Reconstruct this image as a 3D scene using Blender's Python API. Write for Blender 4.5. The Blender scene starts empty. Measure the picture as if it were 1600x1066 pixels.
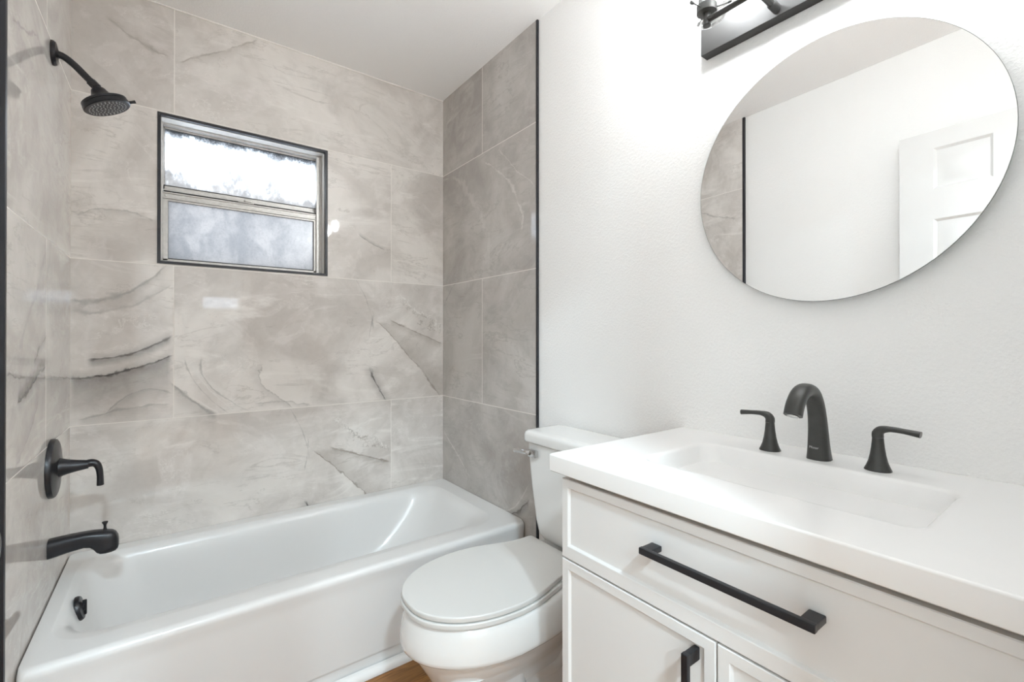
import bpy, bmesh, math, random
from mathutils import Vector, Matrix
random.seed(4)
PI = math.pi
SC = bpy.context.scene
COL = SC.collection

# ------------------------------------------------------------------ camera, sky, exposure, area lamps
W, H = 1.524, 2.48            # alcove width, ceiling height (metres); y = 0 is the window wall
TILE_Y = -0.81                # where the tile ends on both side walls
cam_d = bpy.data.cameras.new('camera')
cam = bpy.data.objects.new('camera', cam_d); COL.objects.link(cam)
cam.location = (0.2927, -2.2788, 1.150)
cam.rotation_euler = (PI/2 + 0.0035, 0, -0.6338)
cam_d.sensor_width = 36.0
cam_d.lens = 715.24/1600*36.0
cam_d.shift_x = 0.00517
cam_d.shift_y = -0.00463
cam_d.clip_start = 0.01
SC.camera = cam
SC.view_settings.view_transform = 'Standard'
SC.view_settings.look = 'None'
SC.view_settings.gamma = 1.0
SC.view_settings.use_curve_mapping = False
SC.view_settings.exposure = 0.31
try:
    SC.cycles.max_bounces = 16
    SC.cycles.diffuse_bounces = 10
    SC.cycles.glossy_bounces = 8
    SC.cycles.transparent_max_bounces = 16
    SC.cycles.sample_clamp_indirect = 6.0
    SC.cycles.caustics_reflective = False
    SC.cycles.use_denoising = True
except Exception:
    pass

SKY = 8.8                     # overcast daylight outside the windows
BULB = 156.0                  # glow of each vanity bulb
DOWN = 47.0                   # each hall downlight, watts
w = bpy.data.worlds.new('world'); SC.world = w; w.use_nodes = True
bg = w.node_tree.nodes['Background']
bg.inputs['Color'].default_value = (0.72, 0.84, 1.0, 1); bg.inputs['Strength'].default_value = SKY

# ------------------------------------------------------------------ node helpers
class V:
    """a float socket with arithmetic"""
    def __init__(s, nt, sock): s.nt = nt; s.s = sock
    def m(s, op, b=None, c=None, clamp=False):
        n = s.nt.nodes.new('ShaderNodeMath'); n.operation = op; n.use_clamp = clamp
        for i, v in enumerate((s, b, c)):
            if v is None: continue
            if isinstance(v, V): s.nt.links.new(v.s, n.inputs[i])
            else: n.inputs[i].default_value = v
        return V(s.nt, n.outputs[0])
    def __add__(s, o): return s.m('ADD', o)
    __radd__ = __add__
    def __sub__(s, o): return s.m('SUBTRACT', o)
    def __rsub__(s, o): return s.m('MULTIPLY_ADD', -1.0, o)
    def __mul__(s, o): return s.m('MULTIPLY', o)
    __rmul__ = __mul__
    def abs(s): return s.m('ABSOLUTE')
    def ramp(s, a, b, lo=0.0, hi=1.0):
        n = s.nt.nodes.new('ShaderNodeMapRange'); n.interpolation_type = 'SMOOTHSTEP'
        s.nt.links.new(s.s, n.inputs['Value'])
        n.inputs['From Min'].default_value = a; n.inputs['From Max'].default_value = b
        n.inputs['To Min'].default_value = lo; n.inputs['To Max'].default_value = hi
        return V(s.nt, n.outputs[0])

def new_mat(name):
    m = bpy.data.materials.new(name); m.use_nodes = True
    nt = m.node_tree; b = nt.nodes['Principled BSDF']
    return m, nt, b

def noise(nt, vec, scale, detail=4, rough=0.55, dist=0.0, off=(0, 0, 0), stretch=(1, 1, 1), rot=(0, 0, 0)):
    mp = nt.nodes.new('ShaderNodeMapping'); mp.inputs['Location'].default_value = off
    mp.inputs['Scale'].default_value = stretch; mp.inputs['Rotation'].default_value = rot
    nt.links.new(vec, mp.inputs['Vector'])
    n = nt.nodes.new('ShaderNodeTexNoise')
    n.inputs['Scale'].default_value = scale; n.inputs['Detail'].default_value = detail
    n.inputs['Roughness'].default_value = rough; n.inputs['Distortion'].default_value = dist
    nt.links.new(mp.outputs[0], n.inputs['Vector'])
    return V(nt, n.outputs['Fac'])

def mixc(nt, fac, a, b):
    n = nt.nodes.new('ShaderNodeMix'); n.data_type = 'RGBA'
    if isinstance(fac, V): nt.links.new(fac.s, n.inputs[0])
    else: n.inputs[0].default_value = fac
    for v, i in ((a, 6), (b, 7)):
        if isinstance(v, (tuple, list)): n.inputs[i].default_value = (*v[:3], 1)
        else: nt.links.new(v, n.inputs[i])
    return n.outputs[2]

def coords(nt):
    return nt.nodes.new('ShaderNodeNewGeometry').outputs['Position']

def bump(nt, b, h, strength, distance):
    n = nt.nodes.new('ShaderNodeBump'); n.inputs['Strength'].default_value = strength
    n.inputs['Distance'].default_value = distance
    nt.links.new(h.s, n.inputs['Height']); nt.links.new(n.outputs[0], b.inputs['Normal'])

def plain(name, col, rough=0.5, metal=0.0, var=0.04, scale=30, coat=0.0, spec=0.5):
    """paint / porcelain / metal with a faint mottling"""
    m, nt, b = new_mat(name)
    n = noise(nt, coords(nt), scale, 3)
    dark = tuple(c*(1-var) for c in col); light = tuple(min(1, c*(1+var)) for c in col)
    nt.links.new(mixc(nt, n, dark, light), b.inputs['Base Color'])
    b.inputs['Roughness'].default_value = rough; b.inputs['Metallic'].default_value = metal
    b.inputs['Coat Weight'].default_value = coat; b.inputs['Coat Roughness'].default_value = 0.05
    b.inputs['Specular IOR Level'].default_value = spec
    return m

def plaster(name, col, strength=0.5):
    m, nt, b = new_mat(name)
    p = coords(nt)
    n1 = noise(nt, p, 130, 3, 0.6); n2 = noise(nt, p, 300, 2, 0.5)
    nt.links.new(mixc(nt, n1, tuple(c*0.985 for c in col), col), b.inputs['Base Color'])
    b.inputs['Roughness'].default_value = 0.62
    h = n1.ramp(0.38, 0.66) + n2*0.3
    bump(nt, b, h, strength, 0.0022)
    return m

def quad(p0, p1, p2):
    (x0, y0), (x1, y1), (x2, y2) = p0, p1, p2
    d0 = y0/((x0-x1)*(x0-x2)); d1 = y1/((x1-x0)*(x1-x2)); d2 = y2/((x2-x0)*(x2-x1))
    a = d0+d1+d2
    b = -(d0*(x1+x2)+d1*(x0+x2)+d2*(x0+x1))
    c = d0*x1*x2+d1*x0*x2+d2*x0*x1
    return a, b, c

def tile_material(name, axis, joints, veins, tint=1.0, seed=0.0, streak_rot=0.6):
    """polished onyx-look porcelain, 24 x 48 inch slabs, thin pale grout
    axis: world axis running along the wall.  joints: (position, row) upright joints.
    veins: (p0,p1,p2, width, strength, colour, halo, wobble)"""
    m, nt, b = new_mat(name)
    p = coords(nt)
    sp = nt.nodes.new('ShaderNodeSeparateXYZ'); nt.links.new(p, sp.inputs[0])
    u = V(nt, sp.outputs[axis]); z = V(nt, sp.outputs['Z'])
    rows = [0.2146, 0.8276, 1.4409, 2.0540, 2.7]
    # print offset: every slab shows another part of the stone
    ident = None
    for r in rows[:-1]:
        t = z.m('GREATER_THAN', r); ident = t if ident is None else ident + t
    for k, (ju, r) in enumerate(joints):
        t = u.m('GREATER_THAN', ju)*z.m('GREATER_THAN', rows[r])*z.m('LESS_THAN', rows[r+1])
        ident = ident + t*(0.43 + 0.21*k)
    cb = nt.nodes.new('ShaderNodeCombineXYZ')
    nt.links.new((u + ident*3.7 + seed).s, cb.inputs[0]); nt.links.new((z + ident*1.9).s, cb.inputs[1])
    nt.links.new((ident*2.3 + seed).s, cb.inputs[2])
    q = cb.outputs[0]
    big = noise(nt, q, 2.3, 6, 0.55, 0.9)
    mid = noise(nt, q, 5.5, 8, 0.62, 1.2, off=(3, 1, 0))
    wisp = noise(nt, q, 1.7, 9, 0.62, 1.6, stretch=(1.0, 4.2, 1.0), rot=(0, 0, streak_rot))
    fine = noise(nt, q, 38, 5, 0.6)
    flow = noise(nt, q, 2.6, 10, 0.66, 2.4, stretch=(1.0, 2.4, 1.0), rot=(0, 0, streak_rot*1.4), off=(11, 4, 2))
    cloud = noise(nt, q, 4.2, 7, 0.6, 0.6, off=(1, 8, 3))
    T = lambda c: tuple(x*tint for x in c)
    col = mixc(nt, big.ramp(0.34, 0.66), T((0.470, 0.435, 0.405)), T((0.660, 0.628, 0.592)))
    col = mixc(nt, mid.ramp(0.52, 0.75)*0.42, col, T((0.400, 0.372, 0.345)))
    col = mixc(nt, (mid.ramp(0.25, 0.45, 1, 0))*0.45, col, T((0.700, 0.655, 0.635)))
    col = mixc(nt, wisp.ramp(0.56, 0.72)*0.6, col, T((0.760, 0.735, 0.700)))
    col = mixc(nt, ((wisp-0.44).abs().ramp(0.0, 0.022, 1, 0))*0.35*big.ramp(0.45, 0.6), col, T((0.300, 0.272, 0.245)))
    col = mixc(nt, ((flow-0.52).abs().ramp(0.0, 0.012, 1, 0))*0.45*cloud.ramp(0.47, 0.62), col, T((0.800, 0.775, 0.740)))
    col = mixc(nt, ((flow-0.40).abs().ramp(0.0, 0.014, 1, 0))*0.38*cloud.ramp(0.52, 0.40), col, T((0.270, 0.245, 0.222)))
    col = mixc(nt, cloud.ramp(0.50, 0.535)*cloud.ramp(0.66, 0.56)*0.17, col, T((0.730, 0.690, 0.665)))
    wob1 = noise(nt, p, 9, 6, 0.6, 0.4) - 0.5
    wob2 = noise(nt, p, 38, 4, 0.6) - 0.5
    vo = nt.nodes.new('ShaderNodeTexVoronoi'); vo.feature = 'DISTANCE_TO_EDGE'; vo.inputs['Scale'].default_value = 62
    va = nt.nodes.new('ShaderNodeVectorMath'); va.operation = 'ADD'
    nv = nt.nodes.new('ShaderNodeTexNoise'); nv.inputs['Scale'].default_value = 30; nv.inputs['Detail'].default_value = 4
    ns = nt.nodes.new('ShaderNodeVectorMath'); ns.operation = 'SCALE'; ns.inputs['Scale'].default_value = 0.03
    nt.links.new(p, nv.inputs['Vector']); nt.links.new(nv.outputs['Color'], ns.inputs[0])
    nt.links.new(p, va.inputs[0]); nt.links.new(ns.outputs[0], va.inputs[1]); nt.links.new(va.outputs[0], vo.inputs['Vector'])
    crackle = V(nt, vo.outputs['Distance']).ramp(0.02, 0.16, 1, 0)
    thick = noise(nt, p, 20, 4, 0.6, off=(5, 2, 9)).ramp(0.32, 0.66, 0.65, 3.2)
    breakup = noise(nt, p, 14, 3).ramp(0.3, 0.55, 0.25, 1.0)
    for (p0, p1, p2, wd, st, vc, halo, wob) in veins:
        steep = abs(p2[1]-p0[1]) > abs(p2[0]-p0[0])
        a_, b_ = (z, u) if steep else (u, z)
        P = [(t[1], t[0]) if steep else t for t in (p0, p1, p2)]
        qa, qb, qc = quad(*P)
        lo, hi = min(P[0][0], P[2][0]), max(P[0][0], P[2][0])
        mid_x = (lo+hi)/2; sl = 2*qa*mid_x+qb
        f = 1/math.sqrt(1+sl*sl)
        d = (b_ - ((a_*qa + qb)*a_ + qc))*f + wob1*(0.09*wob) + wob2*(0.022*wob)
        e = 0.012
        rng = a_.ramp(lo-e, lo+e)*a_.ramp(hi-e, hi+e, 1, 0)
        line = (d.abs()*thick).ramp(0.0, wd, 1, 0)*rng
        if vc is DARK:                            # a soft grey shoulder around the dark core
            col = mixc(nt, d.abs().ramp(0.0, wd*3.2, 1, 0)*rng*0.42, col, GREY)
        if wob > 1.5:                             # crackled feathery band
            line = line.m('MULTIPLY', 1.6, clamp=True)*crackle
        if halo:                                  # soft band on one side of the vein
            s = 1 if halo > 0 else -1
            hl = (d*s).ramp(-0.006, 0.002)*(d*s).ramp(0.0, abs(halo), 1, 0)*rng
            col = mixc(nt, hl*(st*0.5), col, vc)
        col = mixc(nt, line*breakup*st, col, vc)
    col = mixc(nt, fine.ramp(0.3, 0.7)*0.10, col, T((0.68, 0.66, 0.63)))
    g = None
    for r in rows[1:-1]:
        t = (z-r).abs().ramp(0.0011, 0.0024, 1, 0); g = t if g is None else g.m('MAXIMUM', t)
    for ju, r in joints:
        t = (u-ju).abs().ramp(0.0011, 0.0024, 1, 0)*z.m('GREATER_THAN', rows[r])*z.m('LESS_THAN', rows[r+1])
        g = g.m('MAXIMUM', t)
    col = mixc(nt, g*0.62, col, (0.84, 0.80, 0.75))
    nt.links.new(col, b.inputs['Base Color'])
    nt.links.new(g.ramp(0, 1, 0.035, 0.6).s, b.inputs['Roughness'])
    b.inputs['Specular IOR Level'].default_value = 0.42
    h = (g*-1.0) + wob1*0.12
    bump(nt, b, h, 0.25, 0.0012)
    return m

# ------------------------------------------------------------------ materials
MW = plaster('white_wall_paint', (0.885, 0.882, 0.872), 0.26)
MCEIL = plaster('white_ceiling_paint', (0.915, 0.908, 0.903), 0.24)
MTRIM = plain('white_semigloss', (0.84, 0.835, 0.825), 0.35, var=0.01)
MDOOR = plain('white_door_paint', (0.70, 0.697, 0.69), 0.4, var=0.01)
MTUB = plain('white_enamel', (0.74, 0.735, 0.725), 0.28, var=0.008, coat=0.15)
MPORC = plain('white_porcelain', (0.76, 0.755, 0.74), 0.14, var=0.008, coat=0.5)
MSEAT = plain('white_seat_plastic', (0.65, 0.645, 0.625), 0.3, var=0.006)
MCAB = plain('white_cabinet_lacquer', (0.715, 0.707, 0.694), 0.38, var=0.01)
MTOP = plain('white_cultured_marble', (0.83, 0.825, 0.815), 0.27, var=0.012, scale=6, coat=0.12)
MBLK = plain('matte_black_metal', (0.016, 0.016, 0.019), 0.32, 0.2, var=0.25, scale=60)
MGUN = plain('gunmetal', (0.050, 0.050, 0.047), 0.33, 0.3, var=0.35, scale=45)
MEDGE = plain('black_edge_trim', (0.012, 0.012, 0.016), 0.4, 0.0, var=0.2)
MCHR = plain('chrome', (0.62, 0.62, 0.62), 0.12, 1.0, var=0.02)
MALU = plain('aged_aluminium', (0.52, 0.50, 0.475), 0.4, 0.5, var=0.22, scale=70)
MGASKET = plain('black_gasket', (0.05, 0.048, 0.045), 0.7, var=0.3)
MNOZ = plain('grey_nozzle_rubber', (0.42, 0.42, 0.42), 0.5, var=0.1)
MJAMB = plain('white_stone_jamb', (0.70, 0.675, 0.64), 0.2, var=0.06, scale=12)
MPLATE = plain('brushed_dark_nickel', (0.033, 0.032, 0.031), 0.55, 0.1, var=0.1, scale=22)
MLETTER = plain('pale_lettering', (0.45, 0.45, 0.44), 0.4, var=0.02)
MCAULK = plain('white_caulk', (0.83, 0.80, 0.765), 0.5, var=0.02)

def floor_mat():
    m, nt, b = new_mat('brown_wood_plank')
    p = coords(nt)
    sp = nt.nodes.new('ShaderNodeSeparateXYZ'); nt.links.new(p, sp.inputs[0])
    y = V(nt, sp.outputs['Y'])
    row = (y*(1/0.15)).m('FLOOR'); fr = (y*(1/0.15)).m('FRACT')
    cb = nt.nodes.new('ShaderNodeCombineXYZ')
    nt.links.new((V(nt, sp.outputs['X'])+row*0.37).s, cb.inputs[0]); nt.links.new(y.s, cb.inputs[1]); nt.links.new((row*5.1).s, cb.inputs[2])
    g = noise(nt, cb.outputs[0], 7, 8, 0.65, 1.0, stretch=(1, 9, 1))
    k = noise(nt, cb.outputs[0], 3, 3, 0.5, stretch=(1, 3, 1))
    col = mixc(nt, g.ramp(0.3, 0.7), (0.150, 0.064, 0.018), (0.42, 0.190, 0.052))
    col = mixc(nt, k.ramp(0.4, 0.7)*0.5, col, (0.20, 0.098, 0.036))
    seam = (fr-0.5).abs().ramp(0.488, 0.497)
    col = mixc(nt, seam*0.8, col, (0.06, 0.03, 0.012))
    nt.links.new(col, b.inputs['Base Color']); b.inputs['Roughness'].default_value = 0.38
    return m
MFLOOR = floor_mat()

def pane_mat(name, base, mott, edge_lo, edge_hi, zt, dim_band=None):
    """old obscured glass: a milky sheet that passes scattered daylight, speckled, its top edge darkened for eave shade"""
    m, nt, b = new_mat(name)
    for n in list(nt.nodes):
        if n.type != 'OUTPUT_MATERIAL': nt.nodes.remove(n)
    out = [n for n in nt.nodes if n.type == 'OUTPUT_MATERIAL'][0]
    p = coords(nt)
    sp = nt.nodes.new('ShaderNodeSeparateXYZ'); nt.links.new(p, sp.inputs[0])
    z = V(nt, sp.outputs['Z'])
    n1 = noise(nt, p, 11, 9, 0.72, 0.3, off=(2, 0, 1), stretch=(1, 1, 0.6)); n2 = noise(nt, p, 150, 3, 0.6); n3 = noise(nt, p, 26, 5, 0.7)
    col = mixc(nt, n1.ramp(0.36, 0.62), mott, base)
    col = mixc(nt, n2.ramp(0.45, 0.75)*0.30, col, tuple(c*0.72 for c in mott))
    eave_shade = (z + (n3-0.5)*0.05 + (n2-0.5)*0.05).ramp(zt-edge_lo, zt+edge_hi)  # shade of the eave outside, painted along the top of the glass
    col = mixc(nt, eave_shade*0.93, col, (0.07, 0.07, 0.07))
    if dim_band:                                      # weaker daylight low in the sheet, painted into its colour
        dim_fac = (z + (n1-0.5)*0.30 + (n3-0.5)*0.04).ramp(dim_band[0], dim_band[1], 1, 0)
        dim_col = mixc(nt, n3.ramp(0.35, 0.65), (0.255, 0.240, 0.226), (0.330, 0.308, 0.285))
        col = mixc(nt, dim_fac*0.95, col, dim_col)
    specks = n3.ramp(0.73, 0.78)
    col = mixc(nt, specks*0.5, col, (0.12, 0.12, 0.12))
    tr = nt.nodes.new('ShaderNodeBsdfTranslucent'); nt.links.new(col, tr.inputs[0])
    gl = nt.nodes.new('ShaderNodeBsdfGlossy'); gl.inputs['Roughness'].default_value = 0.22
    mx = nt.nodes.new('ShaderNodeMixShader'); mx.inputs[0].default_value = 0.06
    nt.links.new(tr.outputs[0], mx.inputs[1]); nt.links.new(gl.outputs[0], mx.inputs[2])
    nt.links.new(mx.outputs[0], out.inputs['Surface'])
    return m
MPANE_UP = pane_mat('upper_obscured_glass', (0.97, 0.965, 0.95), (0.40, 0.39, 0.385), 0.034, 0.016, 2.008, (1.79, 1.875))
MPANE_LO = pane_mat('lower_obscured_glass', (0.340, 0.322, 0.306), (0.262, 0.254, 0.248), 0.006, 0.03, 1.715)  # dimmer copy of the glass; its weaker daylight is put into the colour

def thin_glass():
    m, nt, b = new_mat('clear_thin_glass')
    out = [n for n in nt.nodes if n.type == 'OUTPUT_MATERIAL'][0]; nt.nodes.remove(b)
    lw = nt.nodes.new('ShaderNodeLayerWeight'); lw.inputs['Blend'].default_value = 0.25
    t = nt.nodes.new('ShaderNodeBsdfTransparent'); g = nt.nodes.new('ShaderNodeBsdfGlossy')
    g.inputs['Roughness'].default_value = 0.03
    n = noise(nt, coords(nt), 40, 2)
    nt.links.new(mixc(nt, n, (0.95, 0.95, 0.94), (0.98, 0.98, 0.98)), t.inputs[0])
    f = V(nt, lw.outputs['Fresnel'])
    mx = nt.nodes.new('ShaderNodeMixShader'); nt.links.new((f*0.3).s, mx.inputs[0])
    nt.links.new(t.outputs[0], mx.inputs[1]); nt.links.new(g.outputs[0], mx.inputs[2])
    nt.links.new(mx.outputs[0], out.inputs['Surface'])
    return m
MGLASS = thin_glass()

def mirror_mat():
    m, nt, b = new_mat('silvered_mirror')
    n = noise(nt, coords(nt), 3, 2)
    nt.links.new(mixc(nt, n, (0.93, 0.935, 0.93), (0.95, 0.955, 0.95)), b.inputs['Base Color'])
    b.inputs['Metallic'].default_value = 1; b.inputs['Roughness'].default_value = 0.0
    return m
MMIRROR = mirror_mat()
MMEDGE = plain('mirror_glass_edge', (0.33, 0.35, 0.34), 0.25, var=0.05)

def glow(name, col, strength):
    m, nt, b = new_mat(name)
    n = noise(nt, coords(nt), 20, 2)
    nt.links.new(mixc(nt, n, col, tuple(c*0.97 for c in col)), b.inputs['Emission Color'])
    b.inputs['Emission Strength'].default_value = strength
    return m
MBULB = glow('lit_bulb', (0.925, 0.958, 0.985), BULB)
MLENS = glow('lit_downlight_lens', (1.0, 0.97, 0.92), 12.0)

# ------------------------------------------------------------------ mesh helpers
def wloc(o):
    v = Vector((0, 0, 0))
    while o is not None:
        v = v + o.location; o = o.parent
    return v

def obj(name, bm, mat, parent=None, angle=38, flat=False, kind=None, recalc=True, wn=False):
    """link a bmesh built in world coordinates as ONE mesh object"""
    if recalc: bmesh.ops.recalc_face_normals(bm, faces=bm.faces)
    if parent is not None: bmesh.ops.translate(bm, vec=-wloc(parent), verts=bm.verts)
    for f in bm.faces: f.smooth = not flat
    for e in bm.edges:
        if len(e.link_faces) == 2 and e.calc_face_angle(0) > math.radians(angle): e.smooth = False
    me = bpy.data.meshes.new(name); bm.to_mesh(me); bm.free()
    for m in (mat if isinstance(mat, (list, tuple)) else [mat]): me.materials.append(m)
    o = bpy.data.objects.new(name, me); COL.objects.link(o)
    if parent is not None: o.parent = parent
    if wn:
        md = o.modifiers.new('weighted_normal', 'WEIGHTED_NORMAL'); md.keep_sharp = True; md.weight = 90
    if kind: o['kind'] = kind
    return o

def thing(name, label, cat, loc, group=None):
    o = bpy.data.objects.new(name, None); COL.objects.link(o)
    o.location = loc; o.empty_display_size = 0.05
    o['label'] = label; o['category'] = cat
    if group: o['group'] = group
    return o

def setting(name, loc=(0, 0, 0)):
    o = bpy.data.objects.new(name, None); COL.objects.link(o); o.location = loc; o['kind'] = 'structure'
    return o

def struct(name, bm, mat, parent=None, **k):
    return obj(name, bm, mat, parent, kind=None if parent is not None else 'structure', **k)

def B(): return bmesh.new()

def box(bm, x0, x1, y0, y1, z0, z1, bev=0.0, seg=2):
    r = bmesh.ops.create_cube(bm, size=1.0)
    vs = r['verts']
    for v in vs:
        v.co = Vector((x0+(v.co.x+.5)*(x1-x0), y0+(v.co.y+.5)*(y1-y0), z0+(v.co.z+.5)*(z1-z0)))
    if bev > 0:
        es = list({e for v in vs for e in v.link_edges})
        bmesh.ops.bevel(bm, geom=es, offset=bev, segments=seg, profile=0.5, affect='EDGES')
    return bm

def loft(bm, rings, cap0=True, cap1=True, closed=True):
    R = [[bm.verts.new(p) for p in r] for r in rings]
    n = len(R[0])
    for a, b in zip(R, R[1:]):
        for i in range(n if closed else n-1):
            j = (i+1) % n
            try: bm.faces.new((a[i], a[j], b[j], b[i]))
            except ValueError: pass
    if cap0: bm.faces.new(R[0][::-1])
    if cap1: bm.faces.new(R[-1])
    return bm

def rrect(x0, x1, y0, y1, r, z, n=10, side=6):
    """rounded rectangle outline, counter-clockwise"""
    pts = []
    cs = [(x1-r, y1-r, 0), (x0+r, y1-r, PI/2), (x0+r, y0+r, PI), (x1-r, y0+r, 1.5*PI)]
    arcs = [[Vector((cx+r*math.cos(a+PI/2*k/n), cy+r*math.sin(a+PI/2*k/n), z)) for k in range(n+1)] for cx, cy, a in cs]
    for i in range(4):
        pts += arcs[i]
        a, b = arcs[i][-1], arcs[(i+1) % 4][0]
        for k in range(1, side): pts.append(a.lerp(b, k/side))
    return pts

def ellipse_ring(c, ax, ay, rx, ry, n=20, p=2.0):
    out = []
    for k in range(n):
        t = 2*PI*k/n; cs, sn = math.cos(t), math.sin(t)
        cs = math.copysign(abs(cs)**(2/p), cs); sn = math.copysign(abs(sn)**(2/p), sn)
        out.append(c + ax*(rx*cs) + ay*(ry*sn))
    return out

def tube(bm, pts, radii, side=None, n=18, p=2.0, sub=6):
    """smooth tapering tube through pts; radii floats or (in-plane, across) pairs; side = the across direction"""
    P = [Vector(q) for q in pts]
    R = [(r, r) if not isinstance(r, (tuple, list)) else tuple(r) for r in radii]
    path, rr = [], []
    m = len(P)
    for i in range(m-1):
        p0, p1, p2, p3 = P[max(i-1, 0)], P[i], P[i+1], P[min(i+2, m-1)]
        for k in range(sub):
            t = k/sub
            path.append(0.5*((2*p1)+(p2-p0)*t+(2*p0-5*p1+4*p2-p3)*t*t+(3*p1-p0-3*p2+p3)*t**3))
            rr.append(tuple(R[i][j]*(1-t)+R[i+1][j]*t for j in (0, 1)))
    path.append(P[-1]); rr.append(R[-1])
    rings = []
    s = Vector(side).normalized() if side is not None else None
    for i, c in enumerate(path):
        t = (path[min(i+1, len(path)-1)]-path[max(i-1, 0)]).normalized()
        if s is None:
            s = t.orthogonal().normalized()
        a = s - t*s.dot(t); a.normalize()
        if side is None: s = a
        u = t.cross(a)
        rings.append(ellipse_ring(c, u, a, rr[i][0], rr[i][1], n, p))
    return loft(bm, rings)

def lathe(bm, prof, o=(0, 0, 0), axis=(0, 0, 1), n=40, cap0=True, cap1=True, sy=1.0):
    """revolve (radius, distance along axis)"""
    ax = Vector(axis).normalized(); a = ax.orthogonal().normalized(); b = ax.cross(a); o = Vector(o)
    rings = [[o+ax*h+a*(r*math.cos(2*PI*k/n))+b*(r*sy*math.sin(2*PI*k/n)) for k in range(n)] for r, h in prof]
    return loft(bm, rings, cap0, cap1)

# ------------------------------------------------------------------ the shell
Y1 = -2.30                    # near wall of the bathroom, with the doorway the camera looks through
DARK = (0.055, 0.047, 0.045); GREY = (0.26, 0.245, 0.23); LIGHT = (0.74, 0.715, 0.68); BROWN = (0.23, 0.19, 0.155)
back_veins = [
    ((0.003, 1.005), (0.162, 1.023), (0.293, 1.075), 0.011, 0.95, DARK, -0.17, 0.4),
    ((0.052, 1.07), (0.162, 1.086), (0.293, 1.156), 0.011, 0.75, DARK, -0.05, 0.35),
    ((0.101, 0.87), (0.157, 0.924), (0.290, 0.933), 0.007, 0.6, GREY, -0.05, 0.3),
    ((0.027, 0.849), (0.144, 0.876), (0.285, 0.886), 0.010, 0.5, GREY, -0.04, 0.4),
    ((0.005, 1.285), (0.15, 1.321), (0.271, 1.431), 0.022, 0.55, GREY, -0.05, 0.4),
    ((0.005, 1.245), (0.15, 1.265), (0.290, 1.360), 0.016, 0.35, GREY, 0.03, 0.4),
    ((0.31, 1.105), (0.42, 0.965), (0.56, 0.832), 0.050, 0.55, LIGHT, 0, 0.15),
    ((0.301, 0.975), (0.374, 0.900), (0.457, 0.834), 0.010, 0.85, LIGHT, 0, 0.2),
    ((0.301, 0.965), (0.366, 0.893), (0.445, 0.830), 0.016, 0.75, GREY, -0.07, 0.2),
    ((0.366, 1.034), (0.434, 0.923), (0.513, 0.834), 0.008, 0.75, LIGHT, 0, 0.2),
    ((0.395, 1.059), (0.441, 0.932), (0.561, 0.835), 0.008, 0.6, GREY, 0, 0.25),
    ((0.340, 1.06), (0.40, 0.93), (0.485, 0.834), 0.006, 0.5, GREY, 0, 0.2),
    ((0.610, 1.025), (0.679, 0.887), (0.735, 0.833), 0.008, 0.5, GREY, -0.05, 0.9),
    ((0.600, 0.865), (0.70, 0.858), (0.820, 0.838), 0.010, 0.4, GREY, -0.03, 0.6),
    ((1.055, 1.664), (1.099, 1.637), (1.178, 1.606), 0.005, 0.8, GREY, 0.02, 0.3),
    ((0.326, 2.27), (0.428, 2.339), (0.594, 2.465), 0.012, 0.45, BROWN, -0.04, 0.4),
    ((0.10, 2.36), (0.19, 2.30), (0.28, 2.28), 0.020, 0.4, BROWN, 0.04, 0.7),
    ((0.02, 1.60), (0.12, 1.635), (0.24, 1.615), 0.008, 0.4, GREY, -0.03, 0.5),
]
printA = [                                        # the right half of one slab print, used by two rows
    ((1.107, 0.998), (1.141, 0.918), (1.192, 0.832), 0.013, 0.9, DARK, 0, 0.3),
    ((1.036, 1.440), (1.117, 1.248), (1.125, 1.200), 0.005, 0.55, GREY, 0, 0.3),
    ((1.120, 1.290), (1.117, 1.22), (1.101, 1.150), 0.006, 0.55, GREY, 0, 0.4),
    ((1.151, 1.227), (1.318, 1.058), (1.500, 0.831), 0.008, 0.7, BROWN, 0.12, 0.45),
    ((1.221, 1.240), (1.379, 1.174), (1.512, 1.119), 0.010, 0.7, BROWN, -0.04, 0.3),
    ((1.240, 1.365), (1.379, 1.282), (1.512, 1.198), 0.040, 0.95, LIGHT, 0, 1.6),
    ((1.270, 1.340), (1.379, 1.262), (1.512, 1.185), 0.030, 0.55, BROWN, 0, 1.9),
]
back_veins += printA
for (a, b_, c, *rest) in printA:                  # same print one row lower, one third of a slab to the left
    sh = lambda t: (t[0]-0.304, t[1]-0.613)
    back_veins.append((sh(a), sh(b_), sh(c), *rest))
MT_BACK = tile_material('onyx_tile_window_wall', 'X', [(0.304, 3), (1.22, 2), (0.304, 1), (1.22, 0)], back_veins, 1.13, 0.0, -0.25)
MT_LEFT = tile_material('onyx_tile_shower_wall', 'Y', [(-0.4025, 1), (-0.4025, 3)], [
    ((-0.402, 1.157), (-0.483, 1.119), (-0.545, 1.085), 0.010, 0.65, DARK, 0, 0.4),
    ((-0.417, 1.068), (-0.569, 1.028), (-0.706, 0.997), 0.014, 0.85, DARK, 0.05, 0.6),
    ((-0.003, 1.003), (-0.497, 1.044), (-0.798, 1.067), 0.008, 0.6, GREY, 0, 0.4),
    ((-0.764, 1.88), (-0.649, 1.921), (-0.513, 1.981), 0.014, 0.5, GREY, 0, 0.6),
    ((-0.41, 1.40), (-0.55, 1.25), (-0.70, 1.12), 0.03, 0.4, GREY, 0, 0.6),
    ((-0.50, 0.98), (-0.60, 0.90), (-0.72, 0.85), 0.010, 0.5, GREY, 0.05, 0.6)], 1.15, 7.3, 0.5)
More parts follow.
